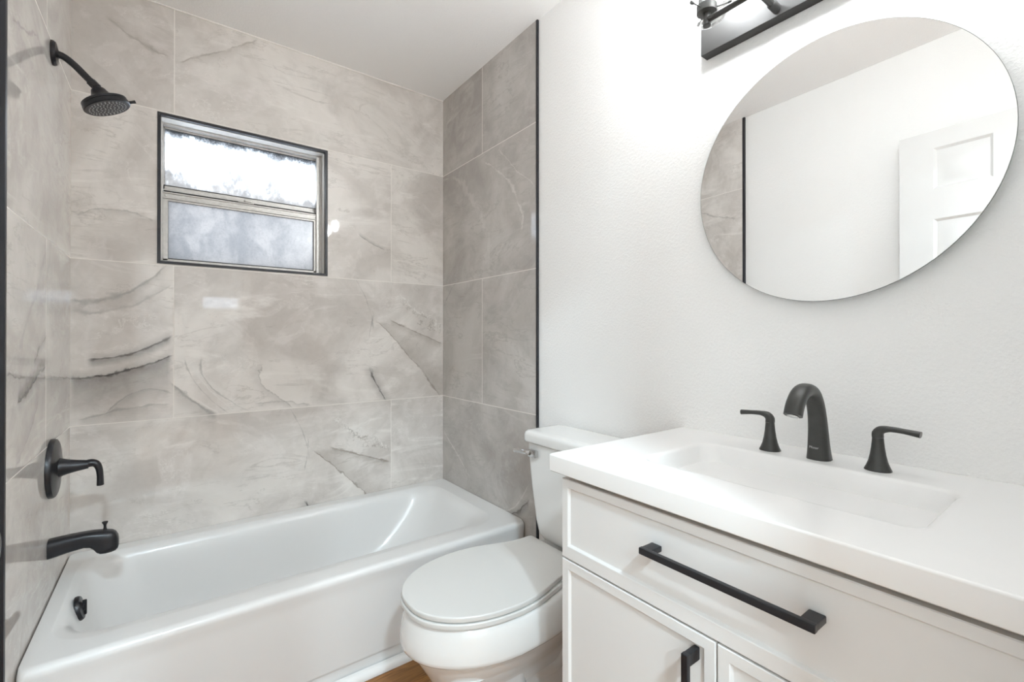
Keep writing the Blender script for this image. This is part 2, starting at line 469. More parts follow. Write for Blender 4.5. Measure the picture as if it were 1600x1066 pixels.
MT_RIGHT = tile_material('onyx_tile_tub_end', 'Y', [(-0.4006, 1), (-0.4006, 3)], [
    ((-0.431, 2.004), (-0.564, 1.907), (-0.722, 1.622), 0.011, 0.6, LIGHT, 0, 0.9),
    ((-0.544, 2.023), (-0.667, 1.906), (-0.791, 1.798), 0.006, 0.5, LIGHT, 0, 0.4),
    ((-0.127, 2.019), (-0.333, 1.829), (-0.454, 1.47), 0.045, 0.3, LIGHT, 0, 1.4),
    ((-0.019, 0.623), (-0.143, 0.544), (-0.28, 0.441), 0.010, 0.55, LIGHT, 0, 0.4),
    ((-0.55, 0.365), (-0.64, 0.39), (-0.76, 0.52), 0.010, 0.6, LIGHT, 0, 0.4),
    ((-0.596, 0.345), (-0.66, 0.375), (-0.76, 0.45), 0.012, 0.6, DARK, -0.05, 0.6),
    ((-0.02, 1.34), (-0.09, 1.41), (-0.16, 1.44), 0.012, 0.5, GREY, 0, 0.5)], 0.84, 3.1, 0.9)  # darker tint than the other walls: grazing-light shade put into the colour

# window wall (with the window opening), solid around the hole
WX0, WX1, WZ0, WZ1 = 0.258, 0.892, 1.454, 2.040
bm = B()
box(bm, -0.15, WX0, 0, 0.14, 0, H); box(bm, WX1, 1.68, 0, 0.14, 0, H)
box(bm, WX0, WX1, 0, 0.14, 0, WZ0); box(bm, WX0, WX1, 0, 0.14, WZ1, H)
bmesh.ops.remove_doubles(bm, verts=bm.verts, dist=1e-5)
struct('wall_back', bm, MT_BACK, flat=True, recalc=False)
WL, WR = -0.012, 1.532        # painted wall planes; the tile stands a little proud of them
bm = B(); box(bm, -0.15, WL, Y1, 0, 0, H); struct('wall_left', bm, MW, flat=True)
bm = B(); box(bm, WL, 0, TILE_Y, 0, 0, H); struct('wall_left_alcove', bm, MT_LEFT, flat=True)
bm = B(); box(bm, WR, 1.68, Y1, 0, 0, H); struct('wall_right', bm, MW, flat=True)
bm = B(); box(bm, W, WR, TILE_Y, 0, 0, H); struct('wall_right_alcove', bm, MT_RIGHT, flat=True)
DX0, DX1, DZ = 0.03, 0.79, 2.06   # doorway
bm = B()
box(bm, -1.6, DX0, Y1-0.12, Y1, 0, H); box(bm, DX1, 2.6, Y1-0.12, Y1, 0, H); box(bm, DX0, DX1, Y1-0.12, Y1, DZ, H)
struct('wall_near', bm, MW, flat=True, recalc=False)
HY = -5.3                     # the room behind the doorway
bm = B(); box(bm, -0.15, 1.68, Y1-0.12, 0.14, H, H+0.1); box(bm, -1.6, 2.6, HY-0.1, Y1-0.12, H, H+0.1)
struct('ceiling', bm, MCEIL, flat=True, recalc=False)
bm = B(); box(bm, -0.15, 1.68, Y1-0.12, 0.14, -0.1, 0); box(bm, -1.6, 2.6, HY-0.1, Y1-0.12, -0.1, 0)
struct('floor', bm, MFLOOR, flat=True, recalc=False)
bm = B(); box(bm, -1.7, -1.6, HY-0.1, Y1, 0, H); struct('wall_hall_left', bm, MW, flat=True)
bm = B(); box(bm, 2.6, 2.7, HY-0.1, Y1, 0, H); struct('wall_hall_right', bm, MW, flat=True)
HX0, HX1, HZ0, HZ1 = 0.63, 1.10, 1.54, 1.75
bm = B()
box(bm, -1.6, HX0, HY-0.1, HY, 0, H); box(bm, HX1, 2.6, HY-0.1, HY, 0, H)
box(bm, HX0, HX1, HY-0.1, HY, 0, HZ0); box(bm, HX0, HX1, HY-0.1, HY, HZ1, H)
struct('wall_hall_far', bm, MW, flat=True, recalc=False)
hw = setting('window_2', (0.85, HY-0.05, HZ0))
bm = B()
box(bm, HX0, HX0+0.03, HY-0.07, HY-0.03, HZ0, HZ1); box(bm, HX1-0.03, HX1, HY-0.07, HY-0.03, HZ0, HZ1)
box(bm, HX0, HX1, HY-0.07, HY-0.03, HZ0, HZ0+0.03); box(bm, HX0, HX1, HY-0.07, HY-0.03, HZ1-0.03, HZ1)
obj('window_frame', bm, MTRIM, hw, flat=True)
bm = B(); box(bm, HX0+0.03, HX1-0.03, HY-0.052, HY-0.048, HZ0+0.03, HZ1-0.03); obj('pane', bm, MGLASS, hw, flat=True)

# black metal edge strips
bm = B(); box(bm, WL-0.0005, 0.0012, TILE_Y-0.014, TILE_Y, 0.36, H, 0.001, 1); struct('trim_1', bm, MEDGE)
bm = B(); box(bm, W-0.0012, WR+0.0005, TILE_Y-0.010, TILE_Y, 0.0, H, 0.001, 1); struct('trim_2', bm, MEDGE)
bm = B()
o0, o1, q0, q1, t = 0.250, 0.900, 1.446, 2.048, 0.011
box(bm, o0, o0+t, -0.003, 0.015, q0, q1); box(bm, o1-t, o1, -0.003, 0.015, q0, q1)
box(bm, o0+t, o1-t, -0.003, 0.015, q0, q0+t); box(bm, o0+t, o1-t, -0.003, 0.015, q1-t, q1)
struct('trim_3', bm, MEDGE, flat=True)
# caulk bead where the tile meets the ceiling, rounded shoe moulding along the tub
bm = B(); box(bm, 0, W, -0.004, 0.0, H-0.006, H, 0.0015, 1); struct('trim_4', bm, MCAULK)
bm = B()
prof = [(-0.734, 0.0)] + [(-0.740-0.021*math.sin(a), 0.003+0.021*math.cos(a)) for a in [PI/2*k/8 for k in range(9)]] + [(-0.761, 0.0)]
prof = [(-0.734, 0.0), (-0.734, 0.024)] + prof[1:]
loft(bm, [[Vector((x, y, z)) for y, z in prof] for x in (0.0, 1.522)])
struct('trim_5', bm, MTRIM)

# window: stone reveal, aluminium single-hung sashes, two obscured panes
win = setting('window_1', (0.575, 0.05, WZ0))
a0, a1, c0, c1 = o0+t, o1-t, q0+t, q1-t
bm = B()
box(bm, WX0, a0+0.002, 0.015, 0.065, WZ0, WZ1); box(bm, a1-0.002, WX1, 0.015, 0.065, WZ0, WZ1)
box(bm, a0, a1, 0.015, 0.065, WZ0, c0+0.002); box(bm, a0, a1, 0.015, 0.065, c1-0.002, WZ1)
obj('reveal', bm, MJAMB, win, flat=True)
bm = B()
box(bm, WX0, 0.268, 0.060, 0.13, WZ0, WZ1, 0.001, 1); box(bm, 0.872, WX1, 0.060, 0.13, WZ0, WZ1, 0.001, 1)
box(bm, WX0, WX1, 0.060, 0.13, WZ0, 1.468, 0.001, 1); box(bm, WX0, WX1, 0.066, 0.13, 2.026, WZ1, 0.001, 1)
box(bm, 0.862, 0.874, 0.052, 0.064, c0+0.005, c1-0.01, 0.001, 1)
obj('window_frame', bm, MALU, win)
us = B()
box(us, 0.266, 0.874, 0.088, 0.104, 1.756, 1.784, 0.0015, 1); box(us, 0.262, 0.273, 0.088, 0.104, 1.756, 2.03, 0.001, 1)
box(us, 0.867, 0.876, 0.088, 0.104, 1.756, 2.03, 0.001, 1); box(us, 0.266, 0.874, 0.088, 0.104, 2.018, 2.030, 0.001, 1)
box(us, 0.266, 0.874, 0.080, 0.090, 1.760, 1.766, 0.001, 1)
us = obj('upper_sash', us, MALU, win)
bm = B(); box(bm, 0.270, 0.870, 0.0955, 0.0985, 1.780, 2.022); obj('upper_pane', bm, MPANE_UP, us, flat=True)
bm = B(); box(bm, 0.270, 0.870, 0.0885, 0.0895, 2.0165, 2.0195); box(bm, 0.27, 0.87, 0.0865, 0.0885, 1.7815, 1.785)
obj('gasket', bm, MGASKET, us, flat=True)
ls = B()
box(ls, 0.266, 0.874, 0.062, 0.080, 1.714, 1.752, 0.0015, 1); box(ls, 0.266, 0.874, 0.056, 0.064, 1.722, 1.728, 0.001, 1)
box(ls, 0.266, 0.874, 0.058, 0.064, 1.744, 1.750, 0.001, 1)
box(ls, 0.266, 0.285, 0.062, 0.080, 1.462, 1.716, 0.0015, 1); box(ls, 0.851, 0.874, 0.062, 0.080, 1.462, 1.716, 0.0015, 1)
box(ls, 0.266, 0.874, 0.062, 0.080, 1.462, 1.476, 0.0015, 1)
for px in (0.276, 0.862):
    lathe(ls, [(0.004, 0), (0.004, 0.002), (0.002, 0.003)], (px, 0.062, 1.735), (0, -1, 0), 10)
ls = obj('lower_sash', ls, MALU, win)
bm = B(); box(bm, 0.282, 0.854, 0.070, 0.073, 1.473, 1.717); obj('lower_pane', bm, MPANE_LO, ls, flat=True)
bm = B(); box(bm, 0.285, 0.851, 0.0605, 0.063, 1.4745, 1.478); box(bm, 0.27, 0.872, 0.060, 0.075, 1.7525, 1.7555)
box(bm, 0.8495, 0.8525, 0.0605, 0.063, 1.476, 1.714); obj('gasket', bm, MGASKET, ls, flat=True)
bm = B(); box(bm, 0.535, 0.595, 0.050, 0.062, 1.750, 1.757, 0.002, 2); box(bm, 0.555, 0.585, 0.044, 0.056, 1.755, 1.763, 0.002, 2)
obj('sash_lock', bm, MALU, ls)

# six-panel door, opened back along the left wall
dr = setting('door_1', (0.08, -1.94, 0.01))
dx, dy0, dy1 = 0.093, -2.285, -1.587          # front face, hinge edge, free edge
bm = B()
cols = [(dy0+0.11, dy0+0.315), (dy1-0.315+0.02, dy1-0.115)]
rowsz = [(0.24, 0.78), (0.92, 1.66), (1.79, 1.965)]
ys = sorted({dy0, dy1, *[v for c in cols for v in c]}); zs = sorted({0.012, 2.04, *[v for c in rowsz for v in c]})
def inpanel(y, z):
    return any(a < y < b for a, b in cols) and any(a < z < b for a, b in rowsz)
for i in range(len(ys)-1):
    for j in range(len(zs)-1):
        y0, y1, z0, z1 = ys[i], ys[i+1], zs[j], zs[j+1]
        if inpanel((y0+y1)/2, (z0+z1)/2):
            def rr(k, x): return [Vector((x, y0+k, z0+k)), Vector((x, y1-k, z0+k)), Vector((x, y1-k, z1-k)), Vector((x, y0+k, z1-k))]
            loft(bm, [rr(0, dx), rr(0.010, dx-0.009), rr(0.022, dx-0.009), rr(0.042, dx-0.002)], False, True)
        else:
            bm.faces.new([bm.verts.new((dx, a, b)) for a, b in ((y0, z0), (y1, z0), (y1, z1), (y0, z1))])
r = [[Vector((x, dy0, 0.012)), Vector((x, dy1, 0.012)), Vector((x, dy1, 2.04)), Vector((x, dy0, 2.04))] for x in (dx-0.035, dx)]
loft(bm, r, True, False)
bmesh.ops.remove_doubles(bm, verts=bm.verts, dist=1e-5)
obj('door_leaf', bm, MDOOR, dr, angle=20)
bm = B(); lathe(bm, [(0.032, 0), (0.030, 0.006), (0.012, 0.010), (0.011, 0.03), (0.026, 0.045), (0.028, 0.058), (0.018, 0.068)], (dx, dy1-0.06, 0.95), (1, 0, 0), 28)
obj('door_handle', bm, MBLK, dr)

# ------------------------------------------------------------------ lamps in the ceiling
def area_lamp(name, parent, loc, size, watts, col):
    L = bpy.data.lights.new(name, 'AREA'); L.shape = 'DISK'; L.size = size; L.energy = watts; L.color = col
    o = bpy.data.objects.new(name, L); COL.objects.link(o); o.parent = parent; o.location = Vector(loc)-wloc(parent)
    return o
DL = [(0.25, -3.2, 'white recessed ceiling light just outside the doorway'), (1.3, -4.0, 'white recessed ceiling light nearest the small hall window'),
      (-0.6, -4.2, 'white recessed ceiling light in the left corner of the hall')]
for x, y, lab in DL:
    tg = thing('recessed_light', lab, 'ceiling light', (x, y, H), 'recessed lights in the hall ceiling')
    bm = B(); lathe(bm, [(0.095, 0), (0.095, -0.004), (0.075, -0.008), (0.072, -0.002)], (x, y, H), n=32, cap0=False, cap1=False); obj('trim_ring', bm, MTRIM, tg)
    bm = B(); lathe(bm, [(0.072, -0.001), (0.072, -0.003)], (x, y, H), n=32); obj('lens', bm, MLENS, tg)
    area_lamp('lamp', tg, (x, y, H-0.012), 0.14, DOWN, (0.72, 0.895, 1.0))

# ------------------------------------------------------------------ bathtub
tub = thing('bathtub', 'white enamelled alcove bathtub under the window, running wall to wall', 'bathtub', (0.76, -0.37, 0))
bm = B()
X0, X1, YB = 0.003, 1.521, -0.003
o_ = lambda y, z, r=0.012: rrect(X0, X1, y, YB, r, z, 10, 12)
rings = [o_(-0.728, 0.0), o_(-0.728, 0.050), o_(-0.730, 0.056), o_(-0.738, 0.066), o_(-0.738, 0.300), o_(-0.741, 0.325), o_(-0.7435, 0.342, 0.014), o_(-0.7425, 0.352, 0.016)]
rings.append(rrect(X0+0.000, X1, -0.738, YB, 0.02, 0.3595, 10, 12))
rings.append(rrect(X0+0.000, X1, -0.731, YB, 0.02, 0.3640, 10, 12))
rings.append(rrect(X0+0.001, X1-0.001, -0.722, YB-0.001, 0.02, 0.3655, 10, 12))
for x0, x1, y0, y1, r, z in [
    (0.036, 1.445, -0.662, -0.050, 0.105, 0.3645), (0.040, 1.440, -0.656, -0.054, 0.105, 0.3622), (0.048, 1.425, -0.630, -0.062, 0.11, 0.3575), (0.056, 1.405, -0.607, -0.070, 0.11, 0.349),
    (0.063, 1.390, -0.592, -0.077, 0.115, 0.336), (0.069, 1.378, -0.583, -0.083, 0.12, 0.318), (0.075, 1.362, -0.577, -0.088, 0.125, 0.29),
    (0.084, 1.330, -0.570, -0.096, 0.145, 0.235), (0.092, 1.300, -0.563, -0.103, 0.165, 0.190), (0.099, 1.265, -0.556, -0.110, 0.185, 0.145), (0.108, 1.225, -0.547, -0.119, 0.195, 0.108), (0.122, 1.185, -0.533, -0.133, 0.19, 0.082),
    (0.145, 1.150, -0.510, -0.156, 0.17, 0.065), (0.180, 1.11, -0.475, -0.191, 0.13, 0.056), (0.24, 1.05, -0.43, -0.25, 0.07, 0.052)]:
    rings.append(rrect(x0, x1, y0, y1, r, z, 10, 12))
loft(bm, rings, True, True)
shell = obj('tub_shell', bm, MTUB, tub, angle=70, wn=True)
bm = B(); lathe(bm, [(0.036, 0), (0.036, 0.006), (0.033, 0.011), (0.012, 0.013), (0.010, 0.016), (0.003, 0.017)], (0.0665, -0.375, 0.322), (0.98, 0, 0.2), 32)
box(bm, 0.077, 0.088, -0.379, -0.371, 0.300, 0.346, 0.003, 2)
obj('overflow_cover', bm, MBLK, tub)

# ------------------------------------------------------------------ shower head on its arm
sh = thing('wall_shower', 'matte black shower head on a bent arm high on the left tiled wall', 'shower head', (0.0, -0.335, 2.02))
sy = -0.335
bm = B(); lathe(bm, [(0.036, 0.0005), (0.036, 0.006), (0.032, 0.011), (0.016, 0.014), (0.012, 0.016)], (0, sy, 2.02), (1, 0, 0), 36); obj('flange', bm, MBLK, sh)
bm = B(); tube(bm, [(0.004, sy, 2.02), (0.026, sy, 2.017), (0.05, sy, 2.000), (0.075, sy, 1.975), (0.100, sy, 1.950)], [0.0105]*5, n=18)
tube(bm, [(0.088, sy, 1.962), (0.1035, sy, 1.9465)], [0.0135, 0.0135], n=6, sub=1); obj('arm', bm, MBLK, sh)
hax = Vector((0.42, 0, -0.907)).normalized(); ho = Vector((0.100, sy, 1.952))
bm = B(); lathe(bm, [(0.010, -0.002), (0.0125, 0.003), (0.0125, 0.008), (0.016, 0.010), (0.019, 0.013), (0.0215, 0.020), (0.026, 0.029), (0.034, 0.037), (0.046, 0.0425), (0.056, 0.0455), (0.0610, 0.049),
                (0.0610, 0.055), (0.0595, 0.0565), (0.0625, 0.058), (0.0630, 0.068), (0.060, 0.0705)], ho, hax, 48)
head = obj('shower_head', bm, MBLK, sh)
bm = B()
fc = ho+hax*0.0705; e1 = hax.orthogonal().normalized(); e2 = hax.cross(e1)
for ring, cnt in ((0.008, 6), (0.019, 12), (0.030, 18), (0.040, 24), (0.049, 30)):
    for k in range(cnt):
        a = 2*PI*k/cnt + ring*40
        lathe(bm, [(0.0021, -0.001), (0.0019, 0.0012), (0.0009, 0.002)], fc+e1*(ring*math.cos(a))+e2*(ring*math.sin(a)), hax, 6, cap0=False)
nz = obj('spray_nozzles', bm, MNOZ, head); nz['label'] = 'pale grey rubber spray nozzles'; nz['kind'] = 'stuff'
side = Vector((0.907, 0, 0.42)).normalized()
bm = B(); c = ho+hax*0.061
tube(bm, [c+side*0.058, c+side*0.070, c+side*0.080], [(0.0045, 0.006), (0.0040, 0.0055), (0.0050, 0.0062)], n=10); obj('spray_lever', bm, MBLK, head)

# ------------------------------------------------------------------ shower valve
vy, vz = -0.335, 0.752
va = thing('shower_valve', 'round black shower valve plate with a lever handle above the tub spout', 'shower valve', (0, vy, vz))
bm = B(); lathe(bm, [(0.089, 0.0005), (0.089, 0.008), (0.086, 0.013), (0.078, 0.016), (0.040, 0.018), (0.034, 0.020)], (0, vy, vz), (1, 0, 0), 56); obj('escutcheon', bm, MBLK, va)
bm = B()
lathe(bm, [(0.029, 0.018), (0.029, 0.022), (0.026, 0.028), (0.0215, 0.042), (0.0175, 0.060), (0.0145, 0.078), (0.0130, 0.086)], (0, vy, vz), (1, 0, 0), 32)
tube(bm, [(0.080, vy, vz+0.001), (0.092, vy, vz+0.003), (0.104, vy, vz-0.002), (0.111, vy, vz-0.018), (0.1135, vy, vz-0.042), (0.114, vy, vz-0.070)],
     [(0.0125, 0.0125), (0.0122, 0.0125), (0.0105, 0.0125), (0.0090, 0.0125), (0.0085, 0.0130), (0.0095, 0.0140)], side=(0, 1, 0), n=20)
obj('lever_handle', bm, MBLK, va)

# ------------------------------------------------------------------ tub spout
ty = -0.362
ts = thing('tub_spout', 'black tub spout with a diverter knob on the left tiled wall', 'tub spout', (0, ty, 0.517))
bm = B(); rings = []
for x, zt, zb, hw_ in [(0.0005, 0.546, 0.490, 0.026), (0.02, 0.5475, 0.493, 0.0255), (0.05, 0.5490, 0.499, 0.0245), (0.08, 0.5490, 0.5025, 0.0240), (0.094, 0.5485, 0.499, 0.0245), (0.103, 0.548, 0.490, 0.025),
                       (0.110, 0.547, 0.479, 0.0255), (0.118, 0.546, 0.4735, 0.026), (0.130, 0.5445, 0.4720, 0.026), (0.145, 0.5400, 0.4730, 0.0250), (0.154, 0.533, 0.4755, 0.0225), (0.1595, 0.522, 0.481, 0.018), (0.1615, 0.512, 0.488, 0.011)]:
    rings.append(ellipse_ring(Vector((x, ty, (zt+zb)/2)), Vector((0, 1, 0)), Vector((0, 0, 1)), hw_, (zt-zb)/2, 32, 3.2))
loft(bm, rings); obj('spout_body', bm, MBLK, ts)
bm = B(); lathe(bm, [(0.006, 0.0), (0.0045, 0.004), (0.0035, 0.012), (0.0042, 0.018), (0.0075, 0.024), (0.0078, 0.0265), (0.0065, 0.0275)], (0.128, ty, 0.543), (0, 0, 1), 20); obj('diverter_knob', bm, MBLK, ts)

# ------------------------------------------------------------------ toilet
tc = -1.145
to = thing('toilet', 'white two-piece toilet with its lid closed, between bathtub and vanity', 'toilet', (1.2, tc, 0))
def egg(front, back, hw, z, xm=1.06, n=64, pf=2.0, pb=2.6):
    pts = []
    for k in range(n):
        t = 2*PI*k/n; cs, sn = math.cos(t), math.sin(t)
        p = pb if cs > 0 else pf
        c2 = math.copysign(abs(cs)**(2/p), cs); s2 = math.copysign(abs(sn)**(2/p), sn)
        x = xm + (back-xm)*c2 if cs > 0 else xm + (xm-front)*c2
        pts.append(Vector((x, tc+hw*s2, z)))
    return pts
bm = B()
rings = [egg(*a) for a in [(0.890, 1.36, 0.088, 0.150), (0.880, 1.37, 0.100, 0.185), (0.868, 1.37, 0.118, 0.215), (0.848, 1.37, 0.140, 0.248), (0.829, 1.37, 0.158, 0.280), (0.819, 1.365, 0.167, 0.302),
         (0.816, 1.36, 0.170, 0.3105), (0.806, 1.357, 0.178, 0.3125), (0.796, 1.355, 0.187, 0.3160), (0.7915, 1.35, 0.1905, 0.3215), (0.7905, 1.35, 0.1915, 0.330), (0.7925, 1.345, 0.191, 0.355), (0.800, 1.34, 0.188, 0.385), (0.8055, 1.335, 0.184, 0.405), (0.811, 1.33, 0.179, 0.4125), (0.822, 1.32, 0.168, 0.4145)]]
loft(bm, rings)
# pedestal front column, recessed trapway behind it, foot
col_ = lambda x0, x1, hw, z, r: rrect(x0, x1, tc-hw, tc+hw, r, z, 8, 4)
loft(bm, [col_(0.915, 1.16, 0.112, 0.0, 0.05), col_(0.915, 1.16, 0.112, 0.012, 0.05), col_(0.922, 1.155, 0.105, 0.022, 0.05), col_(0.925, 1.150, 0.100, 0.10, 0.05), col_(0.918, 1.150, 0.100, 0.17, 0.055), col_(0.90, 1.155, 0.110, 0.215, 0.06), col_(0.88, 1.17, 0.125, 0.25, 0.07)])
loft(bm, [col_(1.05, 1.43, 0.105, 0.0, 0.05), col_(1.05, 1.43, 0.105, 0.012, 0.05), col_(1.06, 1.42, 0.080, 0.022, 0.05), col_(1.06, 1.41, 0.072, 0.12, 0.05), col_(1.06, 1.41, 0.080, 0.22, 0.05), col_(1.06, 1.42, 0.11, 0.31, 0.05)])
tube(bm, [(1.12, tc, 0.25), (1.19, tc, 0.155), (1.27, tc, 0.13), (1.33, tc, 0.20), (1.37, tc, 0.28)], [(0.06, 0.082), (0.062, 0.080), (0.062, 0.078), (0.06, 0.080), (0.055, 0.085)], side=(0, 1, 0), n=22)
loft(bm, [col_(1.24, 1.47, 0.10, 0.28, 0.05), col_(1.22, 1.50, 0.125, 0.32, 0.05), col_(1.20, 1.512, 0.140, 0.36, 0.05), col_(1.20, 1.515, 0.145, 0.405, 0.05), col_(1.21, 1.51, 0.135, 0.4135, 0.045)])
bowl = obj('bowl', bm, MPORC, to, angle=50)
for s in (-1, 1):
    bm = B(); lathe(bm, [(0.015, 0), (0.015, 0.008), (0.011, 0.017), (0.004, 0.020)], (1.26, tc+s*0.091, 0.012), n=18); obj('bolt_cap', bm, MPORC, bowl)
def outline(half, z, scale=1.0, push=0.0):
    """closed outline from the upper half (x, v), smoothed"""
    P = [Vector((x, v)) for x, v in half]; out = []
    m = len(P)
    for i in range(m-1):
        p0, p1, p2, p3 = P[max(i-1, 0)], P[i], P[i+1], P[min(i+2, m-1)]
        if i == 0: p0 = Vector((p2.x, -p2.y))
        for k in range(6):
            t_ = k/6
            out.append(0.5*((2*p1)+(p2-p0)*t_+(2*p0-5*p1+4*p2-p3)*t_*t_+(3*p1-p0-3*p2+p3)*t_**3))
    out.append(P[-1])
    cx = 1.06; f = lambda q: Vector((cx+(q.x-cx)*scale, tc+q.y*scale, z))
    up = [f(q) for q in out]; dn = [f(Vector((q.x, -q.y))) for q in out[1:]][::-1]
    return up + dn
lid_half = [(0.800, 0.0), (0.806, 0.050), (0.832, 0.098), (0.880, 0.140), (0.945, 0.168), (1.020, 0.180), (1.090, 0.177), (1.150, 0.163), (1.205, 0.145), (1.250, 0.133), (1.295, 0.130), (1.322, 0.130), (1.330, 0.122)]
seat_half = [(0.797, 0.0), (0.803, 0.052), (0.830, 0.101), (0.879, 0.143), (0.945, 0.171), (1.020, 0.183), (1.090, 0.181), (1.150, 0.168), (1.205, 0.152), (1.250, 0.138), (1.295, 0.131), (1.322, 0.130), (1.330, 0.122)]
bm = B(); loft(bm, [outline(seat_half, z, s) for z, s in ((0.4165, 0.975), (0.4172, 0.992), (0.4195, 0.999), (0.4290, 1.0), (0.4312, 0.994), (0.4318, 0.975))]); obj('seat', bm, MSEAT, to, angle=60, wn=True)
bm = B(); loft(bm, [outline(lid_half, z, s) for z, s in ((0.4338, 0.978), (0.4343, 0.991), (0.4360, 0.998), (0.4440, 1.0), (0.4468, 0.998), (0.4482, 0.993), (0.4488, 0.985), (0.4490, 0.95), (0.4492, 0.5))]); obj('seat_lid', bm, MSEAT, to, angle=60, wn=True)
for s in (-1, 1):
    bm = B(); box(bm, 1.292, 1.326, tc+s*0.075-0.018, tc+s*0.075+0.018, 0.412, 0.4325, 0.004, 2); obj('hinge', bm, MSEAT, to)
bm = B()
tk = lambda x0, yl, yr, z, r, x1=1.512: rrect(x0, x1, yr, yl, r, z, 8, 6)
yl, yr = -0.966, -1.324
loft(bm, [tk(1.382, -1.045, -1.245, 0.428, 0.03), tk(1.362, -1.022, -1.268, 0.437, 0.035), tk(1.352, -1.010, -1.280, 0.455, 0.035), tk(1.347, -1.002, -1.288, 0.50, 0.033), tk(1.343, -0.984, -1.306, 0.62, 0.03), tk(1.340, yl-0.004, yr+0.004, 0.74, 0.028), tk(1.340, yl-0.003, yr+0.003, 0.771, 0.028)])
obj('tank', bm, MPORC, to, angle=60, wn=True)
bm = B()
loft(bm, [tk(1.336, yl, yr, 0.7735, 0.026), tk(1.330, yl+0.006, yr-0.006, 0.7755, 0.028, 1.518), tk(1.328, yl+0.008, yr-0.008, 0.782, 0.03, 1.520), tk(1.328, yl+0.008, yr-0.008, 0.800, 0.03, 1.520), tk(1.331, yl+0.005, yr-0.005, 0.8095, 0.03, 1.518), tk(1.338, yl-0.002, yr+0.002, 0.8145, 0.028, 1.512), tk(1.36, yl-0.02, yr+0.02, 0.8165, 0.02, 1.50)])
obj('tank_lid', bm, MPORC, to, angle=60, wn=True)
bm = B(); box(bm, 1.322, 1.341, -1.043, -1.003, 0.726, 0.752, 0.004, 2)
tube(bm, [(1.322, -1.015, 0.741), (1.314, -1.000, 0.742), (1.311, -0.97, 0.742), (1.312, -0.94, 0.738)], [(0.006, 0.009), (0.005, 0.008), (0.0045, 0.008), (0.006, 0.009)], side=(0, 0, 1), n=14)
obj('flush_lever', bm, MCHR, to)['label'] = 'chrome flush lever'

# ------------------------------------------------------------------ vanity cabinet
vc = -1.876
vn = thing('vanity_cabinet', 'white shaker vanity cabinet with black bar pulls under the sink counter', 'cabinet', (1.28, vc, 0))
CY0, CY1 = -2.244, -1.508
for y0, y1 in ((CY0, CY0+0.018), (CY1-0.018, CY1)):
    bm = B(); box(bm, 1.036, 1.528, y0, y1, 0.0, 0.843, 0.001, 1); obj('side_panel', bm, MCAB, vn, wn=True)
bm = B(); box(bm, 1.518, 1.528, CY0+0.018, CY1-0.018, 0.10, 0.843); obj('back_panel', bm, MCAB, vn, flat=True)
bm = B(); box(bm, 1.036, 1.518, CY0+0.018, CY1-0.018, 0.10, 0.118); obj('bottom_panel', bm, MCAB, vn, flat=True)
bm = B(); box(bm, 1.095, 1.110, CY0+0.018, CY1-0.018, 0.0, 0.10); obj('toe_kick', bm, MCAB, vn, flat=True)
bm = B(); box(bm, 1.036, 1.056, CY0+0.018, CY1-0.018, 0.640, 0.662); obj('face_rail', bm, MCAB, vn, flat=True)
def front(name, y0, y1, z0, z1, fw, fwb=None):
    fwb = fwb or fw
    bm = B()
    def r_(k, x, kb=None):
        kb = k if kb is None else kb
        return [Vector((x, y0+k, z0+kb)), Vector((x, y1-k, z0+kb)), Vector((x, y1-k, z1-k)), Vector((x, y0+k, z1-k))]
    loft(bm, [r_(0, 1.0345), r_(0, 1.0168), r_(0.0015, 1.0153), r_(fw-0.001, 1.0153, fwb-0.001), r_(fw+0.0002, 1.0160, fwb+0.0002), r_(fw+0.0035, 1.0215, fwb+0.0035)])
    return obj(name, bm, MCAB, vn, angle=20)
dw = front('drawer', CY0+0.001, CY1-0.001, 0.6525, 0.8300, 0.0185, 0.028)
d1 = front('door', vc+0.0015, CY1-0.001, 0.108, 0.6485, 0.0205)
d2 = front('door', CY0+0.001, vc-0.0015, 0.108, 0.6485, 0.0205)
def pull(parent, c, half, vertical):
    bm = B(); x0, x1 = 0.9815, 0.9915
    y, z = c
    if vertical:
        box(bm, x0, x1, y-0.006, y+0.006, z-half, z+half, 0.0015, 2)
        for s in (-1, 1): box(bm, x1-0.002, 1.0215, y-0.0055, y+0.0055, z+s*(half-0.011)-0.011, z+s*(half-0.011)+0.011, 0.002, 2)
    else:
        box(bm, x0, x1, y-half, y+half, z-0.006, z+0.006, 0.0015, 2)
        for s in (-1, 1): box(bm, x1-0.002, 1.0215, y+s*(half-0.011)-0.011, y+s*(half-0.011)+0.011, z-0.0055, z+0.0055, 0.002, 2)
    obj('bar_pull', bm, MBLK, parent, wn=True)['label'] = 'matte black bar pull'
pull(dw, (-1.889, 0.762), 0.142, False)
pull(d1, (-1.8385, 0.540), 0.083, True)
pull(d2, (-1.9160, 0.490), 0.083, True)

